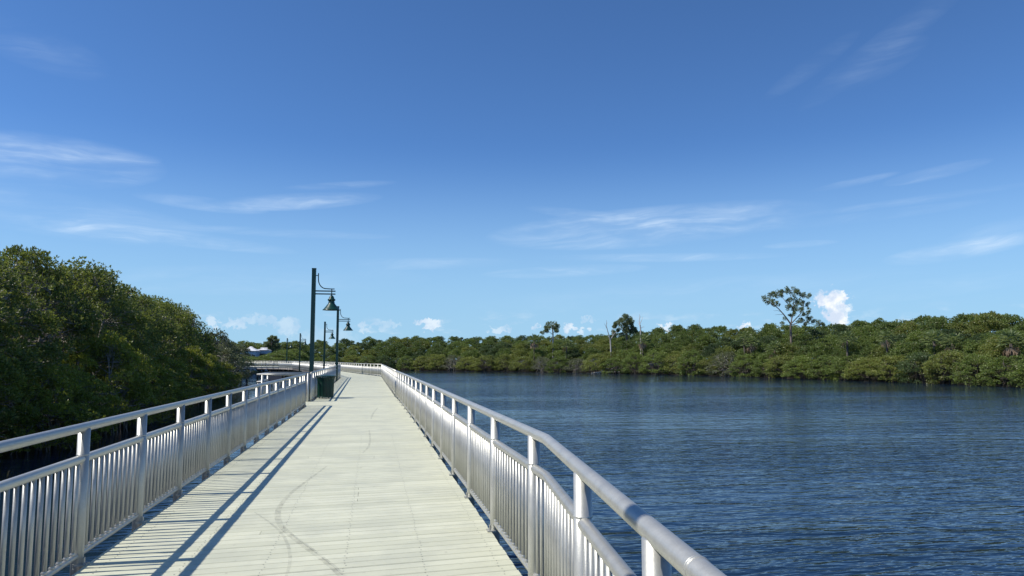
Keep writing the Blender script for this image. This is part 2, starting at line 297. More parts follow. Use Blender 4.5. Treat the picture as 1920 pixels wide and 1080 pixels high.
# ------------------------------------------------------------------ boardwalk
EL = [(-3.75, -9), (-2.12, 4.4), (-2.12, 25), (-2.15, 31), (-2.5, 62), (-4.1, 75), (-9.6, 109), (-13.3, 130), (-16.6, 138.5), (-21, 142), (-60, 153)]
ER = [(-0.42, -9), (1.095, 4.8), (1.055, 25), (0.95, 31), (0.79, 65.3), (-1.1, 76), (-6.4, 109.8), (-10.2, 131), (-14.3, 141.7), (-20, 145.3), (-60, 156.4)]
bw = tag(empty('boardwalk', (0, 4, 0)), 'pale boardwalk of crosswise planks curving away over the river', kind='structure')
def child(o): o.location = o.location - bw.location if False else (-bw.location.x, -bw.location.y, -bw.location.z); return o
rng = random.Random(4)
mb = MB(); gap = 0.006
for k in range(len(EL) - 1):
    l0, l1, r0, r1 = map(np.array, (EL[k], EL[k + 1], ER[k], ER[k + 1])); L = np.linalg.norm((l1 + r1) / 2 - (l0 + r0) / 2); n = max(1, round(L / 0.1455))
    for i in range(n):
        g_ = rng.choice([0.010, 0.011, 0.012, 0.013, 0.017]) / L; a, b_ = i / n + g_ * 0.5, (i + 1) / n - g_ * 0.5
        z = rng.uniform(-0.0012, 0.0012); e0, e1 = rng.uniform(-.004, .004), rng.uniform(-.004, .004)
        A, B, C_, D = l0 + (l1 - l0) * a, r0 + (r1 - r0) * a, r0 + (r1 - r0) * b_, l0 + (l1 - l0) * b_
        ax = (B - A) / np.linalg.norm(B - A); A = A + ax * e0; D = D + ax * e0; B = B + ax * e1; C_ = C_ + ax * e1
        cuts = [0, 1] if rng.random() < 0.9 else [0, rng.choice([0.36, 0.62, 0.68]), 1]
        for q in range(len(cuts) - 1):
            s0, s1 = cuts[q] + (0.0006 if q else 0), cuts[q + 1] - (0.0006 if q + 1 < len(cuts) - 1 else 0)
            P = [A + (B - A) * s0, A + (B - A) * s1, D + (C_ - D) * s1, D + (C_ - D) * s0]; c0 = sum(P) / 4
            zt = z + rng.uniform(-.0004, .0004)
            top = [c0 + (p - c0) * np.array((1, 1)) for p in P]
            ch = 0.006
            ins = [p + (c0 - p) / np.linalg.norm(c0 - p) * 0 + ((D - A) / np.linalg.norm(D - A)) * (ch if j < 2 else -ch) for j, p in enumerate(P)]
            v = [(p[0], p[1], -0.038) for p in P] + [(p[0], p[1], zt - ch) for p in P] + [(p[0], p[1], zt) for p in ins]
            mb.add(v, [(3, 2, 1, 0), (0, 1, 5, 4), (1, 2, 6, 5), (2, 3, 7, 6), (3, 0, 4, 7), (4, 5, 9, 8), (5, 6, 10, 9), (6, 7, 11, 10), (7, 4, 8, 11), (8, 9, 10, 11)])
child(mb.build('deck_boards', DECK, bw))
PX0, PX1, PY0, PY1 = -3.75, -2.135, 25.3, 27.9      # side landing on the left
mb = MB(); n = 17
for i in range(n): mb.box(((PX0 + PX1) / 2, PY0 + (i + .5) * (PY1 - PY0) / n, -0.020), (PX1 - PX0, (PY1 - PY0) / n - 0.005, 0.038))
child(mb.build('landing_boards', DECK, bw))
def lerpline(line, s0, s1, step):
    out = []
    for k in range(len(line) - 1):
        a, b_ = np.array(line[k]), np.array(line[k + 1]); L = np.linalg.norm(b_ - a); n = max(1, round(L / step))
        out += [a + (b_ - a) * i / n for i in range(n)]
    return out
for side, line, sg in (('fascia', EL, 1), ('fascia', ER, -1)):
    mb = MB()
    for k in range(len(line) - 1):
        a, b_ = np.array(line[k]), np.array(line[k + 1]); d = (b_ - a) / np.linalg.norm(b_ - a); nr = np.array((d[1], -d[0])) * sg
        for q in range(1):
            p0, p1 = a + nr * 0.05, b_ + nr * 0.05; p2, p3 = a + nr * 0.13, b_ + nr * 0.13
            v = [(p[0], p[1], z) for z in (-0.36, -0.0395) for p in (p0, p1, p3, p2)]
            mb.add(v, [(0, 1, 2, 3), (7, 6, 5, 4), (0, 4, 5, 1), (1, 5, 6, 2), (2, 6, 7, 3), (3, 7, 4, 0)])
    child(mb.build('fascia', FASCIA, bw))
pm = MB(); pm.tube([(0, 0, -3.4), (0, 0, -0.62)], 0.16, 10); pm = pm.mesh('piling', PILE)
cl = lerpline([((a[0] + b_[0]) / 2, (a[1] + b_[1]) / 2) for a, b_ in zip(EL, ER)], 0, 1, 3.2)
wl, wr = lerpline(EL, 0, 1, 3.2), lerpline(ER, 0, 1, 3.2)
cap = MB(); nc = 0
for i in range(min(len(cl) - 1, 60)):
    c_, d = cl[i], cl[i + 1] - cl[i]; rz = math.atan2(d[1], d[0]) - math.pi / 2; ax = np.array((math.cos(rz), math.sin(rz)))
    cap.box((c_[0], c_[1], -0.49), (3.0, 0.3, 0.25), rz)
    for s_ in (-1.15, 1.15):
        if nc < 96 and c_[1] > 20: child_loc = (c_[0] + ax[0] * s_, c_[1] + ax[1] * s_ - 4, 0); link('piling', pm, bw, child_loc); nc += 1
child(cap.build('cross_beams', PILE, bw))
def ribbon(name, pts, w0, w1, z=0.0045):
    P = np.array(pts, float); out = []
    for _ in range(2):
        Q = [P[0]]
        for i in range(len(P) - 1): Q += [P[i] * .75 + P[i + 1] * .25, P[i] * .25 + P[i + 1] * .75]
        P = np.array(Q + [P[-1]])
    n = len(P); v = []
    for i in range(n):
        d = P[min(n - 1, i + 1)] - P[max(0, i - 1)]; d /= np.linalg.norm(d); nr = np.array((-d[1], d[0])); w_ = (w0 + (w1 - w0) * math.sin(math.pi * i / (n - 1))) / 2
        v += [(*(P[i] + nr * w_), z), (*(P[i] - nr * w_), z)]
    q = MB(); q.add(v, [(2 * i, 2 * i + 1, 2 * i + 3, 2 * i + 2) for i in range(n - 1)]); return child(q.build(name, SCUFF, bw))
ribbon('tyre_mark', [(-0.62, 11.2), (-0.82, 9.78), (-0.91, 9.05), (-0.945, 8.42), (-0.92, 7.86), (-0.83, 7.36), (-0.72, 7.02), (-0.54, 6.53), (-0.38, 6.13), (-0.24, 5.74), (-0.1, 5.2)], 0.022, 0.06)
ribbon('tyre_mark', [(-0.80, 7.3), (-0.69, 6.98), (-0.50, 6.5), (-0.36, 6.13), (-0.20, 5.7), (-0.05, 5.15)], 0.015, 0.03, 0.006)
ribbon('tyre_mark', [(-1.15, 8.0), (-0.94, 7.5), (-0.77, 7.03), (-0.66, 6.53), (-0.6, 6.11), (-0.58, 5.7), (-0.6, 5.0)], 0.012, 0.028)
ribbon('tyre_mark', [(-0.04, 16.6), (-0.01, 14.6), (-0.03, 13.4), (-0.13, 12.6)], 0.02, 0.04)
ribbon('tyre_mark', [(0.2, 24), (0.02, 21), (0.0, 19.5)], 0.02, 0.05)

# ------------------------------------------------------------------ railings
HT, HM, HB = 1.04, 0.80, 0.075
RT, RM, RB, RP, RK = 0.035, 0.032, 0.023, 0.044, 0.0165
post_mb = MB(); post_mb.tube([(0, 0, -0.32), (0, 0, HT - 0.012)], RP, 20)
z = HM + 0.030; post_mb.lathe([(RP, z - .004), (RP + 0.004, z), (RP, z + .005)], sides=20)
POST = post_mb.mesh('post', ALU)
pk = MB(); pk.tube([(0, 0, HB), (0, 0, HM)], RK, 8); pk.lathe([(RK, HB + .016), (RK + .007, HB + .026), (RK, HB + .04)], sides=8); PICKET = pk.mesh('baluster', ALU)
br = MB(); br.box((0, 0, 0.006), (0.09, 0.08, 0.010)); br.box((0, 0, 0.03), (0.03, 0.035, 0.05)); BRACKET = br.mesh('bracket', ALU)
def railing(name, label, line, inner, pitch=1.47, start=0.0, marks=(), joints=(), ends=(True, True), group=None, npick=100, y_first=None):
    """line: rail axis as xy points; inner: +1 if the deck lies to the right of the direction of the line"""
    P = [np.array(p, float) for p in line]; t0 = tag(empty(name, (P[0][0], P[0][1], 0)), label, 'railing', group); o0 = np.array((*P[0], 0))
    def ch(o): return o
    for nm, z, r, sd_ in (('top_rail', HT, RT, 16), ('middle_rail', HM, RM, 14), ('bottom_rail', HB, RB, 10)):
        q = MB(); q.tube([(p[0] - o0[0], p[1] - o0[1], z) for p in P], r, sd_)
        q.build(nm, ALU, t0)
    seg = [np.linalg.norm(P[i + 1] - P[i]) for i in range(len(P) - 1)]; tot = sum(seg)
    for sj in joints:
        p, d = P[0] + (P[1] - P[0]) * sj / seg[0], (P[1] - P[0]) / seg[0]; q = MB()
        for a0, a1 in ((-0.010, -0.002), (0.002, 0.006)): q.tube([(*(p + d * a0 - o0[:2]), HT), (*(p + d * a1 - o0[:2]), HT)], RT + 0.0022, 20)
        q.build('splice_ring', ALU, t0)
    def at(s):
        for i, L in enumerate(seg):
            if s <= L or i == len(seg) - 1: d = (P[i + 1] - P[i]) / L; return P[i] + d * s, d
            s -= L
    posts = list(marks); s = start
    while s < tot - 0.3: posts.append(s); s += pitch
    if ends[0] and (not posts or posts[0] > 0.4): posts.insert(0, 0.05)
    if ends[1]: posts.append(tot - 0.05)
    def zc(p): return proj(p[0], p[1], 0.6)
    def key(p):
        x, y, z = zc(p); return z if (z > 1 and -60 < x < 1980) else 1e6 + abs(z)
    posts.sort(key=lambda s: key(at(s)[0]))
    extra = MB(); ex = False; bk = MB()
    for i, s in enumerate(posts):
        p, d = at(s); rz = math.atan2(d[1], d[0])
        if i < 96: link('post', POST, t0, (p[0] - o0[0], p[1] - o0[1], 0), rz)
        nr = np.array((d[1], -d[0])) * inner; c = p + nr * 0.035 - o0[:2]
        link('bracket', BRACKET, t0, (c[0], c[1], 0), rz)
        n = int(tot / 0.1215); pos = [at((i + 0.5) * tot / n) for i in range(n)]
    pos = [q for q in pos if all(np.linalg.norm(q[0] - at(s)[0]) > 0.05 for s in posts)]
    pos.sort(key=lambda q: key(q[0]))
    for q in pos[:npick]: link('baluster', PICKET, t0, (q[0][0] - o0[0], q[0][1] - o0[1], 0), rng.uniform(0, 6))
    rest = pos[npick:]
    if rest:
        base = np.array([v.co[:] for v in PICKET.vertices]); fc = [tuple(p.vertices) for p in PICKET.polygons]; q_ = MB()
        for q in rest: q_.add(base + np.array((q[0][0] - o0[0], q[0][1] - o0[1], 0)), fc, True)
        tag(q_.build('balusters', ALU, t0), kind='stuff')
    return t0
def off(line, d): # shift an edge line outwards
    out = []
    n = len(line)
    for i, p in enumerate(line):
        a, b_ = np.array(line[max(0, i - 1)]), np.array(line[min(n - 1, i + 1)]); u = (b_ - a) / np.linalg.norm(b_ - a); out.append(tuple(np.array(p) + np.array((u[1], -u[0])) * d))
    return out
GRP = 'aluminium railings of the boardwalk'
railing('railing', 'long aluminium railing in the left foreground, ending at the side landing', [(-3.78, -8.5), (-2.185, 4.3), (-2.185, 25.3)], 1, 1.4625, 0.235, group=GRP)
railing('railing', 'aluminium railing behind the trash can, from the side landing to the bend', [(-2.19, 27.9), (-2.23, 31), (-2.58, 62), (-2.9, 63.4)], 1, group=GRP)
railing('railing', 'low three sided aluminium railing around the left side landing', [(-2.25, 25.36), (-3.7, 25.36), (-3.7, 27.84), (-2.25, 27.84)], -1, 1.3, group=GRP)
railing('railing', 'far aluminium railing on the inner left edge of the curve, above the pilings', off([(-2.9, 63.4)] + EL[5:], -0.07), 1, group=GRP)
railing('railing', 'aluminium railing on the water side, bent close to the camera in the right foreground', [(-0.30, -8.5), (1.135, 4.75), (1.11, 15), (0.995, 31)], -1, 1.64, 13.70, joints=(10.33, 3.0), marks=(0.9, 2.5, 4.1, 5.7, 7.3, 9.0, 10.71, 11.97), group=GRP)
railing('railing', 'aluminium railing on the water side, between the joint and the distant corner', [(0.993, 31.12), (0.85, 65.45)], -1, 1.64, 0.05, group=GRP)
railing('railing', 'far aluminium railing on the outer edge of the curve, facing the camera beyond the corner', off([(0.78, 65.6)] + ER[5:], 0.07), -1, 1.8, 0.1, group=GRP)

# rows of screw heads along the joists, nearest part of the deck
q = MB()
for i in range(150):
    y_ = 4.85 + i * 0.0726; y_ = 4.8 + (i // 2 + 0.5) * 20.2 / round(20.2 / 0.1455) + (0.035 if i % 2 else -0.035)
    for x_ in (-1.98, -1.38, -0.78, -0.18, 0.42, 0.98):
        x2, y2 = x_ + rng.uniform(-.012, .012), y_ + rng.uniform(-.004, .004) ; q.add([(x2 + 0.0052 * math.cos(a), y2 + 0.0052 * math.sin(a), 0.0030) for a in np.linspace(0, 5.24, 6)], [(0, 1, 2, 3, 4, 5)])
sc_o = child(q.build('screw_heads', DARKM, bw)); tag(sc_o, kind='stuff')
# ------------------------------------------------------------------ lamp posts
PH = 5.21
def lamp_proto():
    t0 = empty('street_lamp')
    q = MB(); q.box((0, 0, (PH - 0.6) / 2), (0.165, 0.165, PH + 0.6)); q.build('pole', GREEN, t0)
    q = MB(); q.box((0.19, 0, -0.28), (0.22, 0.14, 0.12)); q.box((0, 0, -0.60), (0.24, 0.24, 0.03)); q.build('mounting_bracket', GREEN, t0)
    q = MB(); q.box((0, 0, PH + 0.012), (0.18, 0.18, 0.03)); q.box((0, 0, PH - 0.085), (0.172, 0.172, 0.012)); q.build('cap', GREEN, t0)
    q = MB(); X0 = 0.082
    for z in (PH - 0.90, PH - 1.02): q.tube([(X0, 0, z), (0.87, 0, z)], 0.026, 10)
    q.tube([(X0, 0, PH - 0.265), (0.17, 0, PH - 0.265)], 0.016, 8)
    pts = [(0.178, 0, PH - 0.17), (0.175, 0, PH - 0.30), (0.18, 0, PH - 0.42)] + [(0.18 + 0.30 * (1 - math.cos(a)), 0, PH - 0.42 - 0.38 * math.sin(a)) for a in np.linspace(0.25, math.pi / 2, 7)] + [(0.65, 0, PH - 0.81), (0.83, 0, PH - 0.81)]
    q.tube(pts, 0.020, 8); q.tube([(0.72, 0, PH - 0.80), (0.72, 0, PH - 1.07)], 0.02, 8); q.build('arm', GREEN, t0)
    z0 = PH - 1.06
    q = MB(); q.lathe([(0.0, 0), (0.03, -0.005), (0.075, -0.05), (0.105, -0.11), (0.115, -0.16), (0.15, -0.165), (0.155, -0.20), (0.145, -0.235), (0.115, -0.24), (0.118, -0.28), (0.128, -0.30), (0.132, -0.345), (0.15, -0.37),
                       (0.20, -0.43), (0.26, -0.51), (0.315, -0.575), (0.348, -0.602), (0.352, -0.622), (0.345, -0.622), (0.30, -0.58), (0.24, -0.50), (0.16, -0.40), (0.08, -0.38), (0, -0.375)], (0.72, 0, z0), 32)
    sh = q.build('lamp_shade', GREEN, t0)
    mm, tt, bb = mat('lamp_lens'); bb.inputs['Base Color'].default_value = (0.7, 0.7, 0.66, 1); bb.inputs['Roughness'].default_value = 0.3
    q = MB(); q.lathe([(0.0, -0.50), (0.06, -0.495), (0.10, -0.46), (0.11, -0.41), (0.10, -0.386)], (0.72, 0, z0), 20); q.build('lamp_globe', mm, sh)
    return t0
lp = lamp_proto(); labels = [
    ('largest green lamp post with bell shade, rising behind the trash can', (-2.40, 30.6), 0),
    ('second green lamp post from the camera, standing left of where the railing ends', (-2.44, 52.8), 0),
    ('green lamp post seen just left of the second one, at the bend', (-4.72, 75.4), 8),
    ('thin distant green lamp post with its arm against the trees, left of the largest', (-10.42, 111), 22),
    ('distant lamp post at the turn of the boardwalk, lamp seen against the trees', (-15.2, 137.8), 45),
    ('farthest lamp post, its tip just above the grey mangroves on the left', (-29.4, 160), 70),
    ('lamp post beside the left foreground railing, its shade casting shadow on the right handrail', (-2.50, 2.28), 0)]
for i, (lb, (x, y), rz) in enumerate(labels):
    o = lp if i == 0 else copy_tree(lp); o.location = (x, y, 0.0 if i else 0.0); o.rotation_euler = (0, 0, R(-rz * 0.2)); tag(o, lb, 'street lamp', 'green bell lamps along the left edge of the boardwalk')

# ------------------------------------------------------------------ trash cans
def trash_proto():
    t0 = empty('trash_can')
    q = MB(); q.lathe([(0.0, 0.05), (0.24, 0.05), (0.265, 0.80), (0.255, 0.80), (0.235, 0.07), (0, 0.07)], sides=28); q.build('liner', DARKM, t0)
    q = MB(); ns = 34
    for i in range(ns):
        a = 2 * math.pi * i / ns; c, s_ = math.cos(a), math.sin(a); ta = np.array((-s_, c, 0)) * 0.017
        prof = [(0.315, 0.035), (0.322, 0.30), (0.325, 0.66), (0.335, 0.74), (0.365, 0.815), (0.395, 0.86)]
        for r_off in (0,):
            vo = []
            for r_, z in prof:
                for rr in (r_, r_ - 0.008):
                    vo.append(np.array((c * rr, s_ * rr, z)) + ta); vo.append(np.array((c * rr, s_ * rr, z)) - ta)
            f = []
            for k in range(len(prof) - 1):
                b0, b1 = 4 * k, 4 * k + 4
                f += [(b0, b0 + 1, b1 + 1, b1), (b0 + 2, b1 + 2, b1 + 3, b0 + 3), (b0, b1, b1 + 2, b0 + 2), (b0 + 1, b0 + 3, b1 + 3, b1 + 1)]
            q.add(vo, f)
    q.build('slat_body', GREEN, t0)
    q = MB(); q.tube([(0.31 * math.cos(a), 0.31 * math.sin(a), 0.06) for a in np.linspace(0, 2 * math.pi, 33)], 0.016, 8); q.tube([(0.312 * math.cos(a), 0.312 * math.sin(a), 0.62) for a in np.linspace(0, 2 * math.pi, 33)], 0.009, 6)
    for a in (0.5, 2.1, 3.7, 5.3): q.tube([(0.26 * math.cos(a), 0.26 * math.sin(a), 0.0), (0.26 * math.cos(a), 0.26 * math.sin(a), 0.05)], 0.02, 8)
    q.build('hoop', GREEN, t0)
    q = MB(); q.lathe([(0.405, 0.862), (0.412, 0.875), (0.40, 0.888), (0.33, 0.895), (0.20, 0.885), (0.19, 0.865), (0.20, 0.86), (0.33, 0.868), (0.405, 0.862)], sides=36); q.build('rim', GREEN, t0)
    return t0
tc0 = trash_proto(); tc0.location = (-1.80, 30.05, 0.003); tag(tc0, 'round dark green slatted trash can standing on the deck by the largest lamp post', 'trash can', 'green slatted trash cans')
tc1 = copy_tree(tc0); tc1.location = (-15.0, 138.2, 0.003); tc1.rotation_euler = (0, 0, 0.4); tag(tc1, 'tiny dark trash can far away at the turn of the boardwalk', 'trash can', 'green slatted trash cans')
# information panel on the landing
t0 = tag(empty('information_panel', (-3.32, 26.65, 0)), 'small dark slanted panel on a post inside the side landing', 'sign')
q = MB(); q.box((0, 0, 0.4), (0.06, 0.06, 0.84)); q.box((0, 0, 0.01), (0.2, 0.2, 0.02)); q.build('post', ALU, t0)
q = MB(); q.box((0, 0, 0.88), (0.42, 0.30, 0.03), 0.15, R(35)); q.build('panel', DARKM, t0)

# ------------------------------------------------------------------ foliage builders
def rosettes(rs, C, Dr, nl, L, wr=0.42, spread=0.9, up=0.35):
    """C: centres (n,3), Dr: axis (n,3) -> loose diamond leaves (n*nl,4,3)"""
    n = len(C); C = np.repeat(C, nl, 0); A = np.repeat(Dr, nl, 0) + np.array((0, 0, up)) + rs.normal(0, spread, (n * nl, 3)); A /= np.linalg.norm(A, axis=1)[:, None]
    B = np.cross(A, rs.normal(0, 1, A.shape)); B /= np.linalg.norm(B, axis=1)[:, None] + 1e-9
    l = L * rs.uniform(0.7, 1.25, (n * nl, 1)); w_ = l * wr
    base = C + A * l * 0.1; tip = C + A * l * 1.1; mid = C + A * l * 0.6
    return np.stack([base, mid + B * w_ / 2, tip, mid - B * w_ / 2], 1)
def curve(p0, p1, rs, bend, n=5, sag=0.0):
    t = np.linspace(0, 1, n)[:, None]; o = rs.normal(0, bend, 3); P = p0 + (p1 - p0) * t + o * np.sin(t * math.pi) ; P[:, 2] += sag * np.sin(t[:, 0] * math.pi); return P
def mangrove(seed, H, RX, crown0, nclump, nros, nl, L, lm, bm, twigs=8, sparse=1.0, clr=1.0, name='mangrove', roots=True):
    rs = np.random.RandomState(seed); leaves = []; wood = MB()
    ns = rs.randint(2, 5); nodes = []
    for i in range(ns):
        a = rs.uniform(0, 6.28); q = rs.uniform(0.1, 0.4) * RX
        P = np.array([(math.cos(a) * 0.3, math.sin(a) * 0.3, -0.3), (math.cos(a) * 0.5 + rs.normal(0, .15), math.sin(a) * 0.5, H * 0.25), (math.cos(a) * q, math.sin(a) * q, H * 0.5), (math.cos(a) * q * 1.4 + rs.normal(0, .3), math.sin(a) * q * 1.4, H * 0.78)])
        r0 = 0.035 * H ** 0.5 * rs.uniform(.8, 1.2); wood.tube(P, [r0 * 1.3, r0, r0 * .7, r0 * .35], 6); nodes += [P[1] * (1 - s) + P[2] * s for s in (0, .5)] + [P[2] * (1 - s) + P[3] * s for s in (0, .5, 1)]
    nodes = np.array(nodes)
    for i in range(nclump):
        # crown: lumpy dome, clumps mostly near its surface
        z = rs.uniform(0, 1) ** 0.8; a = rs.uniform(0, 6.28); prof = math.sqrt(max(0.03, 1 - z ** 2.2)) * (0.72 + 0.28 * min(1, z * 4)); k = rs.uniform(0.45, 1.0) ** 0.5
        c = np.array((math.cos(a) * RX * prof * k, math.sin(a) * RX * prof * k, crown0 + (H - crown0) * z * rs.uniform(.9, 1.0)))
        rc = RX * rs.uniform(0.13, 0.24) * clr
        m_ = nodes[np.argmin(np.linalg.norm(nodes - c, axis=1) + (nodes[:, 2] > c[2] + 0.3) * 2.0 + rs.uniform(0, 1.0, len(nodes)))]
        d = np.linalg.norm(c - m_); r0 = 0.010 * H ** 0.5 + 0.006 * d
        P = curve(m_, c, rs, d * 0.12, 5, d * 0.06); wood.tube(P, np.linspace(r0, r0 * 0.35, 5), 5, cap=False)
        for j in range(twigs):
            D = rs.normal(0, 1, 3); D[2] = abs(D[2]) * .7; D /= np.linalg.norm(D); s = P[rs.randint(2, 5)]; wood.tube(curve(s, s + D * rc * rs.uniform(.7, 1.2), rs, rc * .12, 4), np.linspace(r0 * .45, r0 * .18, 4), 3, cap=False)
        n = int(nros * rs.uniform(.6, 1.4) * sparse)
        D = rs.normal(0, 1, (n, 3)); D /= np.linalg.norm(D, axis=1)[:, None]; D[:, 2] = np.where(D[:, 2] < -0.35, -D[:, 2], D[:, 2])
        rr = rs.uniform(0.55, 1.12, (n, 1)); Cc = c + D * rr * rc * np.array((1.15, 1.15, 0.8))
        leaves.append(rosettes(rs, Cc, D, nl, L))
    if roots:
        for i in range(12):
            a = rs.uniform(0, 6.28); r_ = rs.uniform(0.8, 2.2); wood.tube([(0.2 * math.cos(a), 0.2 * math.sin(a), 1.4), (r_ * .6 * math.cos(a), r_ * .6 * math.sin(a), 1.2), (r_ * math.cos(a), r_ * math.sin(a), -0.5)], [.05, .035, .025], 4, cap=False)
    return wood.mesh(name + '_trunk', bm), quads_mesh(name + '_crown', np.concatenate(leaves), lm)
def plant(proto, x, y, z, H, sx, rz, name='mangrove_tree'):
    """proto = (wood mesh, leaf mesh, design height)"""
    t0 = empty(name, (x, y, z), rz); s = H / proto[2]; t0.scale = (sx, sx, s)
    link('trunk', proto[0], t0); link('crown', proto[1], t0); return t0

# ---- left bank mangroves, close to the boardwalk
near = [(*mangrove(10 + i, 8.6, 4.3, 0.15, 105, 66, 7, 0.155, LEAF_NEAR, BARK, 9, name='near_mangrove'), 8.6) for i in range(4)]
low_ = [(*mangrove(30 + i, 4.6, 3.2, 0.0, 62, 56, 7, 0.15, LEAF_LOW, BARK, 9, name='low_mangrove'), 4.6) for i in range(3)]
def topz(px, py, d): return EYE + (YH - py) * d / F
TOPL = [(-400, 480), (0, 484), (60, 474), (110, 490), (160, 508), (200, 540), (240, 560), (300, 566), (350, 590), (400, 614), (430, 640), (470, 660)]
def prof_l(px): return np.interp(px, [p[0] for p in TOPL], [p[1] for p in TOPL])
def along(line, s):
    P = [np.array(p, float) for p in line]
    for i in range(len(P) - 1):
        L = np.linalg.norm(P[i + 1] - P[i])
        if s <= L: d = (P[i + 1] - P[i]) / L; return P[i] + d * s, d
        s -= L
    return P[-1], d
rt = random.Random(11); LT = []
s = 26.0
while s < 185:
    p, d = along(LSHORE, s); nr = np.array((-d[1], d[0]))
    LT.append((*(p + nr * (4.6 + rt.uniform(-.6, .8))), 1)); s += 5.6 if s < 130 else 7.5
s = 22.0
while s < 180:
    p, d = along(LSHORE, s); nr = np.array((-d[1], d[0])); LT.append((*(p + nr * 11.5), 2)); s += 9.5
s = 62.0
while s < 165:
    p, d = along(LSHORE, s); nr = np.array((-d[1], d[0])); LT.append((*(p + nr * (1.2 + rt.uniform(-.5, .5))), 0)); s += rt.uniform(4.2, 7.5)
for px_, py_, b_ in ((408, 742, 0), (372, 752, 0), (285, 778, 0), (240, 792, 0), (60, 850, 0)):
    r_ = ray(px_, py_); k = (WATER - EYE) / r_.z * 1.03; LT.append((r_.x * k, r_.y * k, 0))
words = {1: 'tall dark mangrove in the main row on the left bank', 2: 'dark mangrove in the back row of the left bank', 0: 'low leafy mangrove overhanging the water on the left bank'}
cnt = {0: 0, 1: 0, 2: 0}; ORD = ['nearest', 'second nearest', 'third nearest', 'fourth nearest', 'fifth nearest', 'sixth nearest', 'seventh nearest', 'eighth nearest', 'ninth nearest'] + ['%dth nearest' % k for k in range(10, 60)]
LT.sort(key=lambda e: math.hypot(e[0], e[1]) if e[1] > 6 else 20)
for (x, y, kd) in LT:
    px, _, zc = proj(x, y, 3) if y > 6 else (-900, 0, 20)
    if kd == 0: H = rt.uniform(3.2, 5.0); pr = low_[rt.randrange(3)]; sx = rt.uniform(.75, 1.0)
    else:
        H = (topz(px, prof_l(px) + rt.uniform(0, 6), max(zc, 25)) - WATER - 0.2) if px > -350 else 9
        if kd == 2: H -= 0.3
        H = min(H, 11); pr = near[rt.randrange(4)]; sx = rt.uniform(.92, 1.12)
        if px > 330: H -= 0.3
    o = plant(pr, x, y, WATER + (0.1 if kd == 0 else 0.25), H, sx, rt.uniform(0, 6.28))
    tag(o, words[kd] + ', ' + ORD[cnt[kd]] + ' the camera', 'tree', 'mangroves on the left bank'); cnt[kd] += 1

# grey sparse trees where the far boardwalk reaches the left bank
gs = (*mangrove(50, 7, 3.2, 0.6, 62, 38, 5, 0.2, LEAF_GREY, BARK, 10, name='sparse_mangrove'), 7)
for i, (px, py, dd) in enumerate([(402, 622, 112), (424, 636, 120), (447, 648, 133), (385, 628, 126), (418, 655, 104)]):
    r_ = ray(px, py); k = dd / math.hypot(r_.x, r_.y); z = WATER + 0.1
    o = plant(gs, r_.x * k, r_.y * k, z, EYE + r_.z * k - z, 0.95, i * 1.3, 'sparse_mangrove'); tag(o, 'grey sparse mangrove by the far end of the boardwalk, ' + ORD[[1, 3, 4, 2, 0][i]] + ' of its cluster', 'tree', 'grey mangroves by the far boardwalk')

# ---- far bank
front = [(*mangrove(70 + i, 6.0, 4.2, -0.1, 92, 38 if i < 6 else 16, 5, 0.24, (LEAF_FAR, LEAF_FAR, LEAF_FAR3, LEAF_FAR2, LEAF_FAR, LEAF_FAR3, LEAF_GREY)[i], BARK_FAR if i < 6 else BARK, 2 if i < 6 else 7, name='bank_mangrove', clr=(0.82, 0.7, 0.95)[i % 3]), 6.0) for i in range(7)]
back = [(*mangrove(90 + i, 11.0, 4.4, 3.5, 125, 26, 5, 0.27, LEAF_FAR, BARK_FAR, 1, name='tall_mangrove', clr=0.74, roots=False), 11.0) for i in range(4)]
TOPR = [(400, 650), (480, 648), (560, 643), (600, 637), (640, 634), (760, 630), (900, 631), (1000, 629), (1100, 628), (1200, 622), (1240, 612), (1300, 608), (1340, 612), (1400, 613), (1440, 608), (1500, 608), (1560, 606), (1620, 602), (1700, 596), (1780, 590), (1850, 583), (1900, 590), (1960, 592), (2600, 560)]
def prof_r(px): return np.interp(px, [p[0] for p in TOPR], [p[1] for p in TOPR])
rt = random.Random(23); rows = []
fr = [0.46, 0.60, 0.76, 0.90, 1.0, 0.98]
pts_front, pts_back = [], []
for k, f_ in enumerate(fr):
    s = 150.0 + rt.uniform(0, 4)
    while s < 480:
        p, d = along(SHORE, s); nr = np.array((d[1], -d[0])); q = p + nr * (2.2 + 6.2 * k + rt.uniform(-1.0, 1.0)); px, py, zc = proj(q[0], q[1], WATER)
        near_ = zc < 190
        if 380 < px < 2150:
            yt = prof_r(px); yw = proj(*p, WATER)[1]
            jit = rt.uniform(-0.07, 0.05) if k < 4 else rt.uniform(-0.05, 0.0)
            ty = yw + (yt - yw) * min(1.0, f_ + jit); ztop = EYE + (YH - ty) * zc / F
            (pts_front if k < 1 else pts_back).append((q[0], q[1], ztop - WATER - 0.3, px, k))
        s += (5.6 if near_ else 6.6) * rt.uniform(.85, 1.15)
LAND = [(1034, 'the small flat topped pine'), (1144, 'the left bare dead tree'), (1172, 'the round dark pine'), (1201, 'the right bare dead tree'), (1483, 'the tall leaning pine'), (1570, 'the white cumulus cloud'), (1896, 'the brown skirted palm'), (716, 'the boardwalk corner'), (520, 'the turn of the boardwalk')]
NUM = ['first', 'second', 'third', 'fourth', 'fifth', 'sixth', 'seventh', 'eighth', 'ninth', 'tenth', 'eleventh', 'twelfth', 'thirteenth', 'fourteenth', 'fifteenth', 'sixteenth', 'seventeenth', 'eighteenth', 'nineteenth', 'twentieth']
lab = {}
for e in sorted(pts_front, key=lambda e: e[3]):
    l0 = min(LAND, key=lambda l: abs(l[0] - e[3])); lab.setdefault((l0[1], 'right' if e[3] > l0[0] else 'left'), []).append(e)
flab = {}
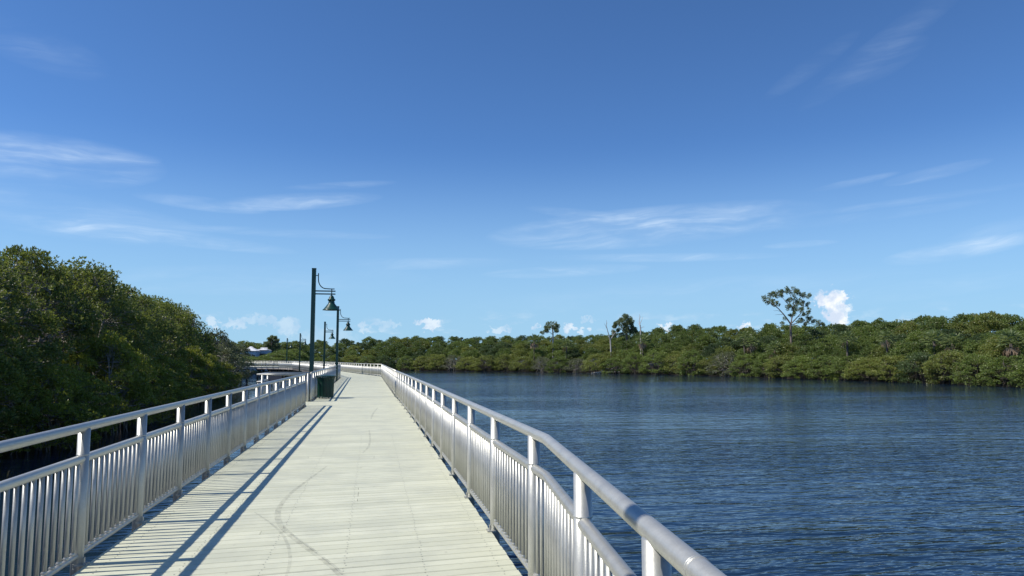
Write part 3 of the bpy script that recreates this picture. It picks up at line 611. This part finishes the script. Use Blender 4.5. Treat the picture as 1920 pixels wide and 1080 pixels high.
for (nm, side), es in lab.items():
    es.sort(key=lambda e: abs(e[3] - [l[0] for l in LAND if l[1] == nm][0]))
    for i, e in enumerate(es): flab[id(e)] = 'far waterline mangrove, %s to the %s of %s' % (NUM[min(i, 19)], side, nm)
for e in pts_front:
    x, y, H, px, k = e; o = plant(front[rt.choice([0, 1, 2, 3, 4, 5, 0, 1, 2, 4, 5, 6])], x, y, WATER + 0.05, max(3.0, H), rt.uniform(.85, 1.15), rt.uniform(0, 6.28)); tag(o, flab[id(e)], 'tree', 'mangroves along the far waterline')
# the wood behind: one mass
Vw, acc = [], []
lv = []
for pr in back + front:
    a = np.empty(len(pr[1].vertices) * 3, np.float32); pr[1].vertices.foreach_get('co', a); lv.append(a.reshape(-1, 3))
for (x, y, H, px, k) in pts_back:
    tall = H > 7.5; i = rt.randrange(4) if tall else 4 + rt.randrange(6); dh = 11.0 if tall else 6.0
    a = rt.uniform(0, 6.28); c_, s_ = math.cos(a), math.sin(a); v = lv[i]; sx = rt.uniform(.9, 1.2)
    acc.append((len(v) // 4, rt.choice([0, 0, 0, 0, 1, 2])))
    zz = v[:, 2] * (H / dh); Vw.append(np.stack([(v[:, 0] * c_ - v[:, 1] * s_) * sx + x, (v[:, 0] * s_ + v[:, 1] * c_) * sx + y, zz + WATER + 0.3], 1))
me = quads_mesh('mangrove_wood', np.concatenate(Vw).reshape(-1, 4, 3), LEAF_FAR); me.materials.append(LEAF_FAR2); me.materials.append(LEAF_FAR3)
me.polygons.foreach_set('material_index', np.concatenate([np.full(n_, k_, np.int32) for n_, k_ in acc])); tag(link('mangrove_wood', me), 'dense green mangrove wood rising behind the far waterline', kind='stuff')

def shore_dist(px, back):
    r_ = ray(px, 700); u = np.array((r_.x, r_.y)); u = u / np.linalg.norm(u)
    for i in range(len(SHORE) - 1):
        a, b_ = np.array(SHORE[i], float), np.array(SHORE[i + 1], float); A = np.array([[u[0], a[0] - b_[0]], [u[1], a[1] - b_[1]]]); t_, w_ = np.linalg.solve(A, a)
        if 0 <= w_ <= 1 and t_ > 20: return t_ + back
# ---- single trees standing out of the far bank
def tufts(rs, c, r, n, nl, L):
    D = rs.normal(0, 1, (n, 3)); D /= np.linalg.norm(D, axis=1)[:, None]; C = c + D * rs.uniform(.35, 1, (n, 1)) * np.array((r, r, r * 0.8)); return rosettes(rs, C, D, nl, L, 0.2, 0.75, 0.25)
def traced_tree(name, label, cat, px0, py0, dist, sc, ox, oy, limbs, clumps, lm, bm, seed, base_px, r0, dens=26, L=0.42, depth=0.8, extend=4.0, group=None):
    """limbs / clumps are given in an enlarged view of the photo (sc = enlargement, origin px0,py0) and set out in metres at distance dist, with real depth"""
    if dist < 0: dist = shore_dist(px0 + base_px[0] / sc, -dist)
    rs = np.random.RandomState(seed); b = ray(px0 + base_px[0] / sc, YH); k = dist / math.hypot(b.x, b.y); bx, by = b.x * k, b.y * k
    u = np.array((math.cos(math.atan2(b.x, b.y)), -math.sin(math.atan2(b.x, b.y)))); vd = np.array((u[1] * -1, u[0])); mpp = dist / F * 1.0 * math.cos(0) / sc
    corr = math.sqrt(1 + ((px0 + base_px[0] / sc - CX) / F) ** 2); mpp /= corr ** 0; mpx = mpp / corr ** 2 * corr   # across the view
    zy = lambda yy: EYE + (YH - (py0 + yy / sc)) * proj(bx, by, 5)[2] / F
    mpx = proj(bx, by, 5)[2] / F / sc
    t0 = empty(name, (bx, by, WATER + 0.5)); cl_d = {}
    def pt(x, y, dd): h = (x - base_px[0]) * mpx; return np.array((u[0] * h + vd[0] * dd, u[1] * h + vd[1] * dd, zy(y) - WATER - 0.5))
    q = MB()
    for li, (pts, ra, rb) in enumerate(limbs):
        sp = rs.uniform(-1, 1) * depth * 2.2 if li else 0
        P = [pt(x, y, sp * (i / max(1, len(pts) - 1))) for i, (x, y) in enumerate(pts)]
        if li == 0: P = [np.array((P[0][0] * 1.0, P[0][1], -0.6))] + P
        q.tube(P, np.linspace(ra, rb, len(P)) * r0, 7, cap=False)
    if clumps:
        lv = []
        ends = np.array([p for pts, _, _ in limbs[1:] or limbs for p in pts[1:]], float)
        for (x, y, r_) in clumps:
            dd = rs.normal(0, depth); c = pt(x, y, dd); lv += [tufts(rs, c + rs.normal(0, r_ * mpx * .55, 3), r_ * mpx * rs.uniform(.5, .95), max(8, int(dens * .45)), 9, L) for _ in range(3)]
            e = ends[np.argmin(np.hypot(ends[:, 0] - x, ends[:, 1] - y))]
            if math.hypot(e[0] - x, e[1] - y) < 190: q.tube([pt(e[0], e[1], dd * 0.5), pt((e[0] + x) / 2, (e[1] + y) / 2 + 6, dd * .8), c], [0.05, .035, .02], 4, cap=False)
        link('crown', quads_mesh('crown', np.concatenate(lv), lm), t0)
    q.build('trunk', bm, t0); tag(t0, label, cat, group); return t0
traced_tree('pine_tree', 'tall leaning pine with open forked crown above the far bank', 'tree', 1400, 530, -17, 8.727, 0, 0,
    [([(740, 900), (738, 780), (742, 680)], 1, .75), ([(742, 680), (700, 610), (640, 520), (560, 420), (490, 355), (400, 290), (310, 280)], .6, .15), ([(745, 680), (760, 590), (790, 470), (800, 380), (790, 280), (750, 200), (740, 130)], .5, .12),
     ([(750, 670), (840, 575), (900, 510), (940, 400), (960, 330)], .42, .12), ([(755, 690), (870, 655), (960, 650), (1080, 690), (1200, 675)], .32, .1), ([(790, 430), (740, 370), (690, 320), (620, 220), (550, 150)], .35, .1),
     ([(800, 380), (860, 280), (920, 230), (1050, 215)], .3, .1), ([(600, 470), (540, 455), (480, 460)], .15, .06), ([(620, 520), (560, 520), (505, 525)], .15, .06), ([(735, 890), (800, 870), (850, 845)], .2, .1), ([(860, 560), (900, 545), (1000, 560), (1040, 500)], .2, .08)],
    [(330, 255, 42), (400, 250, 48), (365, 310, 38), (450, 290, 44), (530, 200, 42), (455, 185, 30), (500, 140, 32), (580, 150, 42), (560, 345, 30), (480, 345, 32), (640, 140, 36), (690, 110, 32), (740, 120, 32), (800, 120, 38), (860, 115, 38), (820, 190, 40), (900, 190, 42),
     (960, 210, 40), (1040, 215, 36), (780, 270, 42), (720, 300, 30), (850, 300, 44), (770, 360, 42), (840, 380, 44), (910, 340, 36), (960, 340, 30), (1000, 380, 25), (712, 425, 34), (790, 450, 44), (860, 450, 42), (910, 460, 30), (740, 540, 32), (800, 520, 32),
     (1020, 480, 36), (950, 530, 30), (1040, 560, 40), (920, 600, 36), (990, 610, 42), (900, 655, 34), (1080, 635, 34), (1150, 665, 34), (1210, 670, 26), (980, 680, 28), (640, 615, 34), (610, 190, 28)],
    LEAF_PINE, BARK_PINE, 3, (740, 900), 0.30, 44, 0.30)
traced_tree('pine_tree', 'small flat topped pine with a bare pale trunk on the far bank', 'tree', 960, 520, -17, 4, 0, 0,
    [([(308, 540), (308, 430), (304, 380)], 1, .5), ([(306, 430), (280, 410), (240, 412)], .3, .1), ([(306, 420), (335, 400), (350, 410)], .3, .1), ([(304, 380), (325, 350), (326, 322)], .3, .06)],
    [(290, 350, 22), (318, 356, 22), (268, 368, 18), (332, 366, 16), (250, 376, 12), (232, 410, 14), (262, 404, 12), (345, 406, 15), (300, 378, 18), (325, 385, 14)], LEAF_PINE, BARK_DEAD, 5, (308, 540), 0.34, 46, 0.45)
traced_tree('pine_tree', 'round dark pine rising between two bare dead trees', 'tree', 960, 520, -24, 4, 0, 0,
    [([(866, 520), (862, 430), (858, 340)], 1, .4), ([(862, 430), (820, 385), (785, 355)], .3, .1), ([(862, 425), (900, 390), (920, 370)], .3, .1)],
    [(850, 302, 22), (882, 306, 22), (822, 312, 20), (800, 330, 16), (775, 352, 16), (905, 325, 16), (840, 335, 22), (878, 338, 22), (905, 358, 20), (860, 365, 22), (822, 350, 18), (890, 378, 20), (920, 382, 15), (770, 366, 13), (835, 390, 20), (872, 400, 22), (905, 404, 20), (935, 405, 12), (845, 412, 20), (770, 405, 16), (795, 398, 12)], LEAF_PINE, BARK_PINE, 6, (866, 520), 0.42, 60, 0.45)
traced_tree('dead_tree', 'left bare dead tree with pale forked branches', 'tree', 960, 520, -11, 4, 0, 0,
    [([(742, 540), (739, 470)], 1, .8), ([(739, 470), (722, 410), (712, 370), (713, 322)], .7, .15), ([(739, 470), (765, 430), (790, 400)], .55, .15), ([(715, 385), (703, 360), (697, 345)], .3, .1), ([(713, 350), (722, 335)], .2, .08), ([(760, 437), (757, 400), (755, 375)], .25, .08), ([(730, 440), (715, 440)], .2, .1)], None, None, BARK_DEAD, 7, (742, 540), 0.24, group=None)
traced_tree('dead_tree', 'right bare dead tree with a thin zigzag top', 'tree', 960, 520, -11, 4, 0, 0,
    [([(968, 470), (968, 400), (965, 360)], 1, .7), ([(965, 360), (958, 325), (963, 300), (960, 272)], .6, .12), ([(966, 345), (980, 315), (986, 290)], .35, .1), ([(966, 370), (952, 345), (945, 332)], .3, .1), ([(968, 385), (985, 372), (1000, 372)], .3, .1), ([(961, 310), (972, 290)], .2, .08)], None, None, BARK_DEAD, 8, (968, 470), 0.24)
traced_tree('conifer_tree', 'dark layered conifer on the skyline right of the white roofs', 'tree', 420, 600, 236, 7.717, 0, 0,
    [([(690, 520), (685, 400), (680, 250)], 1, .3), ([(682, 290), (740, 245)], .3, .1), ([(684, 330), (750, 300)], .3, .1), ([(684, 360), (610, 330)], .3, .1)],
    [(655, 270, 18), (690, 258, 18), (720, 248, 16), (740, 300, 16), (765, 298, 10), (690, 295, 18), (610, 335, 22), (650, 325, 24), (690, 335, 24), (730, 350, 28), (640, 365, 28), (690, 375, 32), (745, 385, 26), (600, 375, 22), (660, 420, 36), (720, 420, 34), (780, 395, 20)], LEAF_PINE, BARK_PINE, 9, (690, 520), 0.4, 50, 0.5)
# driftwood roots at the waterline
t0 = tag(empty('driftwood', tuple(np.array(ray(1146, 702)) * 0)), 'pale bare tangle of fallen branches at the far waterline below the left dead tree', 'driftwood')
r_ = ray(1146, 700.5); k = (WATER - EYE) / r_.z; t0.location = (r_.x * k, r_.y * k, WATER); q = MB(); rs = np.random.RandomState(5)
for i in range(16):
    a = rs.uniform(-4, 4); q.tube([(a, rs.uniform(-.5, .5), 0), (a * .6 + rs.normal(0, .8), rs.uniform(-.5, 1), rs.uniform(.6, 2.2)), (rs.normal(0, 2.2), 0.5, rs.uniform(0.8, 3.4))], [.13, .1, .04], 5)
q.tube([(-5.5, 0, .1), (-2, -.3, .5), (2, -.2, .45), (4.6, 0, .8)], [.1, .2, .2, .12], 6); q.build('branches', BARK_DEAD, t0); t0.rotation_euler = (0, 0, -R(25))

# ---- cabbage palms
def palm(seed, skirt, trunk_h):
    rs = np.random.RandomState(seed); q = MB(); q.tube([(0, 0, -0.5), (0.05, 0, trunk_h * .5), (0, 0.05, trunk_h)], [.2, .17, .16], 8)
    fans, dead = [], []
    st = MB()
    for i in range(30):
        a = i * 2.4 + rs.uniform(-.2, .2); el = math.asin(min(0.98, -0.25 + 1.25 * (i / 29.0))) ; D = np.array((math.cos(a) * math.cos(el), math.sin(a) * math.cos(el), math.sin(el)))
        pl = rs.uniform(0.8, 1.15); hub = np.array((0, 0, trunk_h)) + D * pl; st.tube([(0, 0, trunk_h), hub], [.025, .015], 3, cap=False)
        side = np.cross(D, (0, 0, 1)); side /= np.linalg.norm(side) + 1e-9; upv = np.cross(side, D)
        for j in range(13):
            t = (j - 6) / 6 * 1.25; dd = D * math.cos(t) + side * math.sin(t); ln = rs.uniform(.75, 1.0) * (1 - .18 * abs(t)); w_ = (np.cross(dd, upv) * .5 + upv * rs.uniform(-.8, .8)) * 0.09
            m1 = hub + dd * ln * .55; tp = hub + dd * ln * 1.05 - np.array((0, 0, .16 * ln)) + upv * rs.uniform(-.12, .12)
            fans.append([hub, m1 + w_, tp, m1 - w_])
    for i in range(16 if skirt else 4):
        a = rs.uniform(0, 6.28); o = np.array((math.cos(a), math.sin(a), 0)); hub = np.array((0, 0, trunk_h - .1)) + o * rs.uniform(.35, .8) + np.array((0, 0, -rs.uniform(.2, .6)))
        side = np.cross(o, (0, 0, 1))
        for j in range(8):
            t = (j - 3.5) * .09; tp = hub + np.array((0, 0, -rs.uniform(.4, 1.3))) + side * (j - 3.5) * .13 + o * rs.uniform(0, .25); m1 = (hub + tp) / 2 + side * t
            dead.append([hub, m1 + side * .05, tp, m1 - side * .05])
    return q.mesh('palm_trunk', BARK_FAR), quads_mesh('palm_fronds', np.array(fans), LEAF_PALM), quads_mesh('palm_skirt', np.array(dead), LEAF_DEAD), st.mesh('palm_stalks', LEAF_PALM)
pal = [palm(1, True, 6.0), palm(2, False, 6.0), palm(3, True, 6.0)]
for i, (px, py, dd, v, sc_, lb) in enumerate([
        (1896, 644, 101, 0, 1.05, 'cabbage palm with a hanging brown skirt of dead fronds at the right edge'), (1752, 640, 116, 1, 1.1, 'green cabbage palm half way between the white cloud and the right edge'),
        (1786, 644, 113, 2, .95, 'cabbage palm with some dead fronds, just right of its greener neighbour'), (1588, 637, 144, 1, 1.0, 'cabbage palm in the bank below the white cumulus cloud'),
        (1452, 655, 152, 0, 1.0, 'cabbage palm with brown skirt, left of and below the leaning pine'), (1408, 645, 160, 2, 1.05, 'cabbage palm with dead fronds, well left of the leaning pine'),
        (1395, 634, 168, 1, .95, 'upper cabbage palm behind the one with dead fronds, left of the leaning pine'), (1205, 640, 202, 2, 1.1, 'brownish cabbage palm below the right bare dead tree'),
        (1002, 640, 226, 0, 1.2, 'brown skirted cabbage palm left of the small flat topped pine'), (1062, 648, 217, 1, 1.1, 'green cabbage palm right of the small flat topped pine'), (1662, 636, 133, 1, .9, 'small cabbage palm among mangroves, right of the white cumulus cloud')]):
    r_ = ray(px, py); dd = shore_dist(px, 8.5); sc_ *= 1.2; k = dd / math.hypot(r_.x, r_.y); zc_ = EYE + r_.z * k
    t0 = tag(empty('cabbage_palm', (r_.x * k, r_.y * k, zc_ - 6.0 * sc_), i * 1.1), lb, 'palm', 'cabbage palms in the far bank'); t0.scale = (sc_,) * 3
    link('trunk', pal[v][0], t0); fo = link('fronds', pal[v][1], t0); link('stalks', pal[v][3], fo); link('dead_fronds', pal[v][2], t0)

# ---- houses beyond the left end of the far bank
def house(px0, px1, pyr, pye, dist, label, depth=9):
    r0, r1 = ray(px0, pye), ray(px1, pye); k0, k1 = dist / r0.y, dist / r1.y; a, b_ = np.array((r0.x * k0, dist)), np.array((r1.x * k1, dist)); wv = np.linalg.norm(b_ - a); c = (a + b_) / 2
    ze = EYE + (YH - pye) * dist / F * 1.03; zr = EYE + (YH - pyr) * dist / F * 1.03
    t0 = tag(empty('house', (c[0], c[1], WATER + .5)), label, 'house'); h = ze - WATER - .5; hr = zr - WATER - .5
    q = MB(); q.box((0, depth / 2, h / 2), (wv * .9, depth, h)); q.build('wall', WALLM, t0)
    q = MB(); x, y = wv / 2, depth + .6
    q.add([(-x, -.6, h), (x, -.6, h), (x, y, h), (-x, y, h), (-x + depth * .3, depth / 2, hr), (x - depth * .3, depth / 2, hr)], [(0, 1, 5, 4), (1, 2, 5), (2, 3, 4, 5), (3, 0, 4), (3, 2, 1, 0)]); q.build('roof', ROOFM, t0)
    for xx in (-wv * .25, wv * .05, wv * .3):
        q = MB(); q.box((xx, -.03, h - 1.6), (1.1, .08, 1.3)); wdw = q.build('window', ROOFM, t0); q = MB(); q.box((xx, -.08, h - 1.6), (.9, .04, 1.1)); q.build('pane', PANE, wdw)
house(449, 482, 651, 659, 215, 'pale blue house with a white hipped roof among trees, seen left over the boardwalk')
house(479, 502, 653, 657.5, 222, 'smaller house with a white roof, just right of the pale blue one')
# skyline trees round the houses
for i, (px, py, dd) in enumerate([(455, 640, 262), (480, 643, 270), (430, 643, 255), (505, 645, 262), (530, 642, 270), (555, 640, 275), (405, 640, 260), (512, 664, 205), (528, 658, 212), (492, 668, 200), (440, 664, 190), (470, 672, 196), (452, 668, 205), (545, 655, 225), (380, 640, 250)]):
    r_ = ray(px, py); k = dd / math.hypot(r_.x, r_.y); z = WATER + .4
    o = plant(back[i % 4], r_.x * k, r_.y * k, z, EYE + r_.z * k - z, 1.25, i * 1.7, 'leafy_tree')
    nm = ['behind the white hipped roof', 'behind the smaller white roof', 'on the skyline left of the white roofs', 'on the skyline just right of the white roofs', 'on the skyline between the conifer and the distant lamps', 'on the skyline left of the largest lamp post', 'on the skyline over the grey mangroves', 'in front of the conifer', 'in front and right of the conifer', 'below the smaller white roof',
          'hiding the left wall of the pale blue house', 'just below the pale blue house wall', 'between the grey mangroves and the pale blue house', 'between the two distant lamp posts', 'at the far left end of the skyline']
    tag(o, 'leafy tree ' + nm[i], 'tree', 'trees around the distant houses')
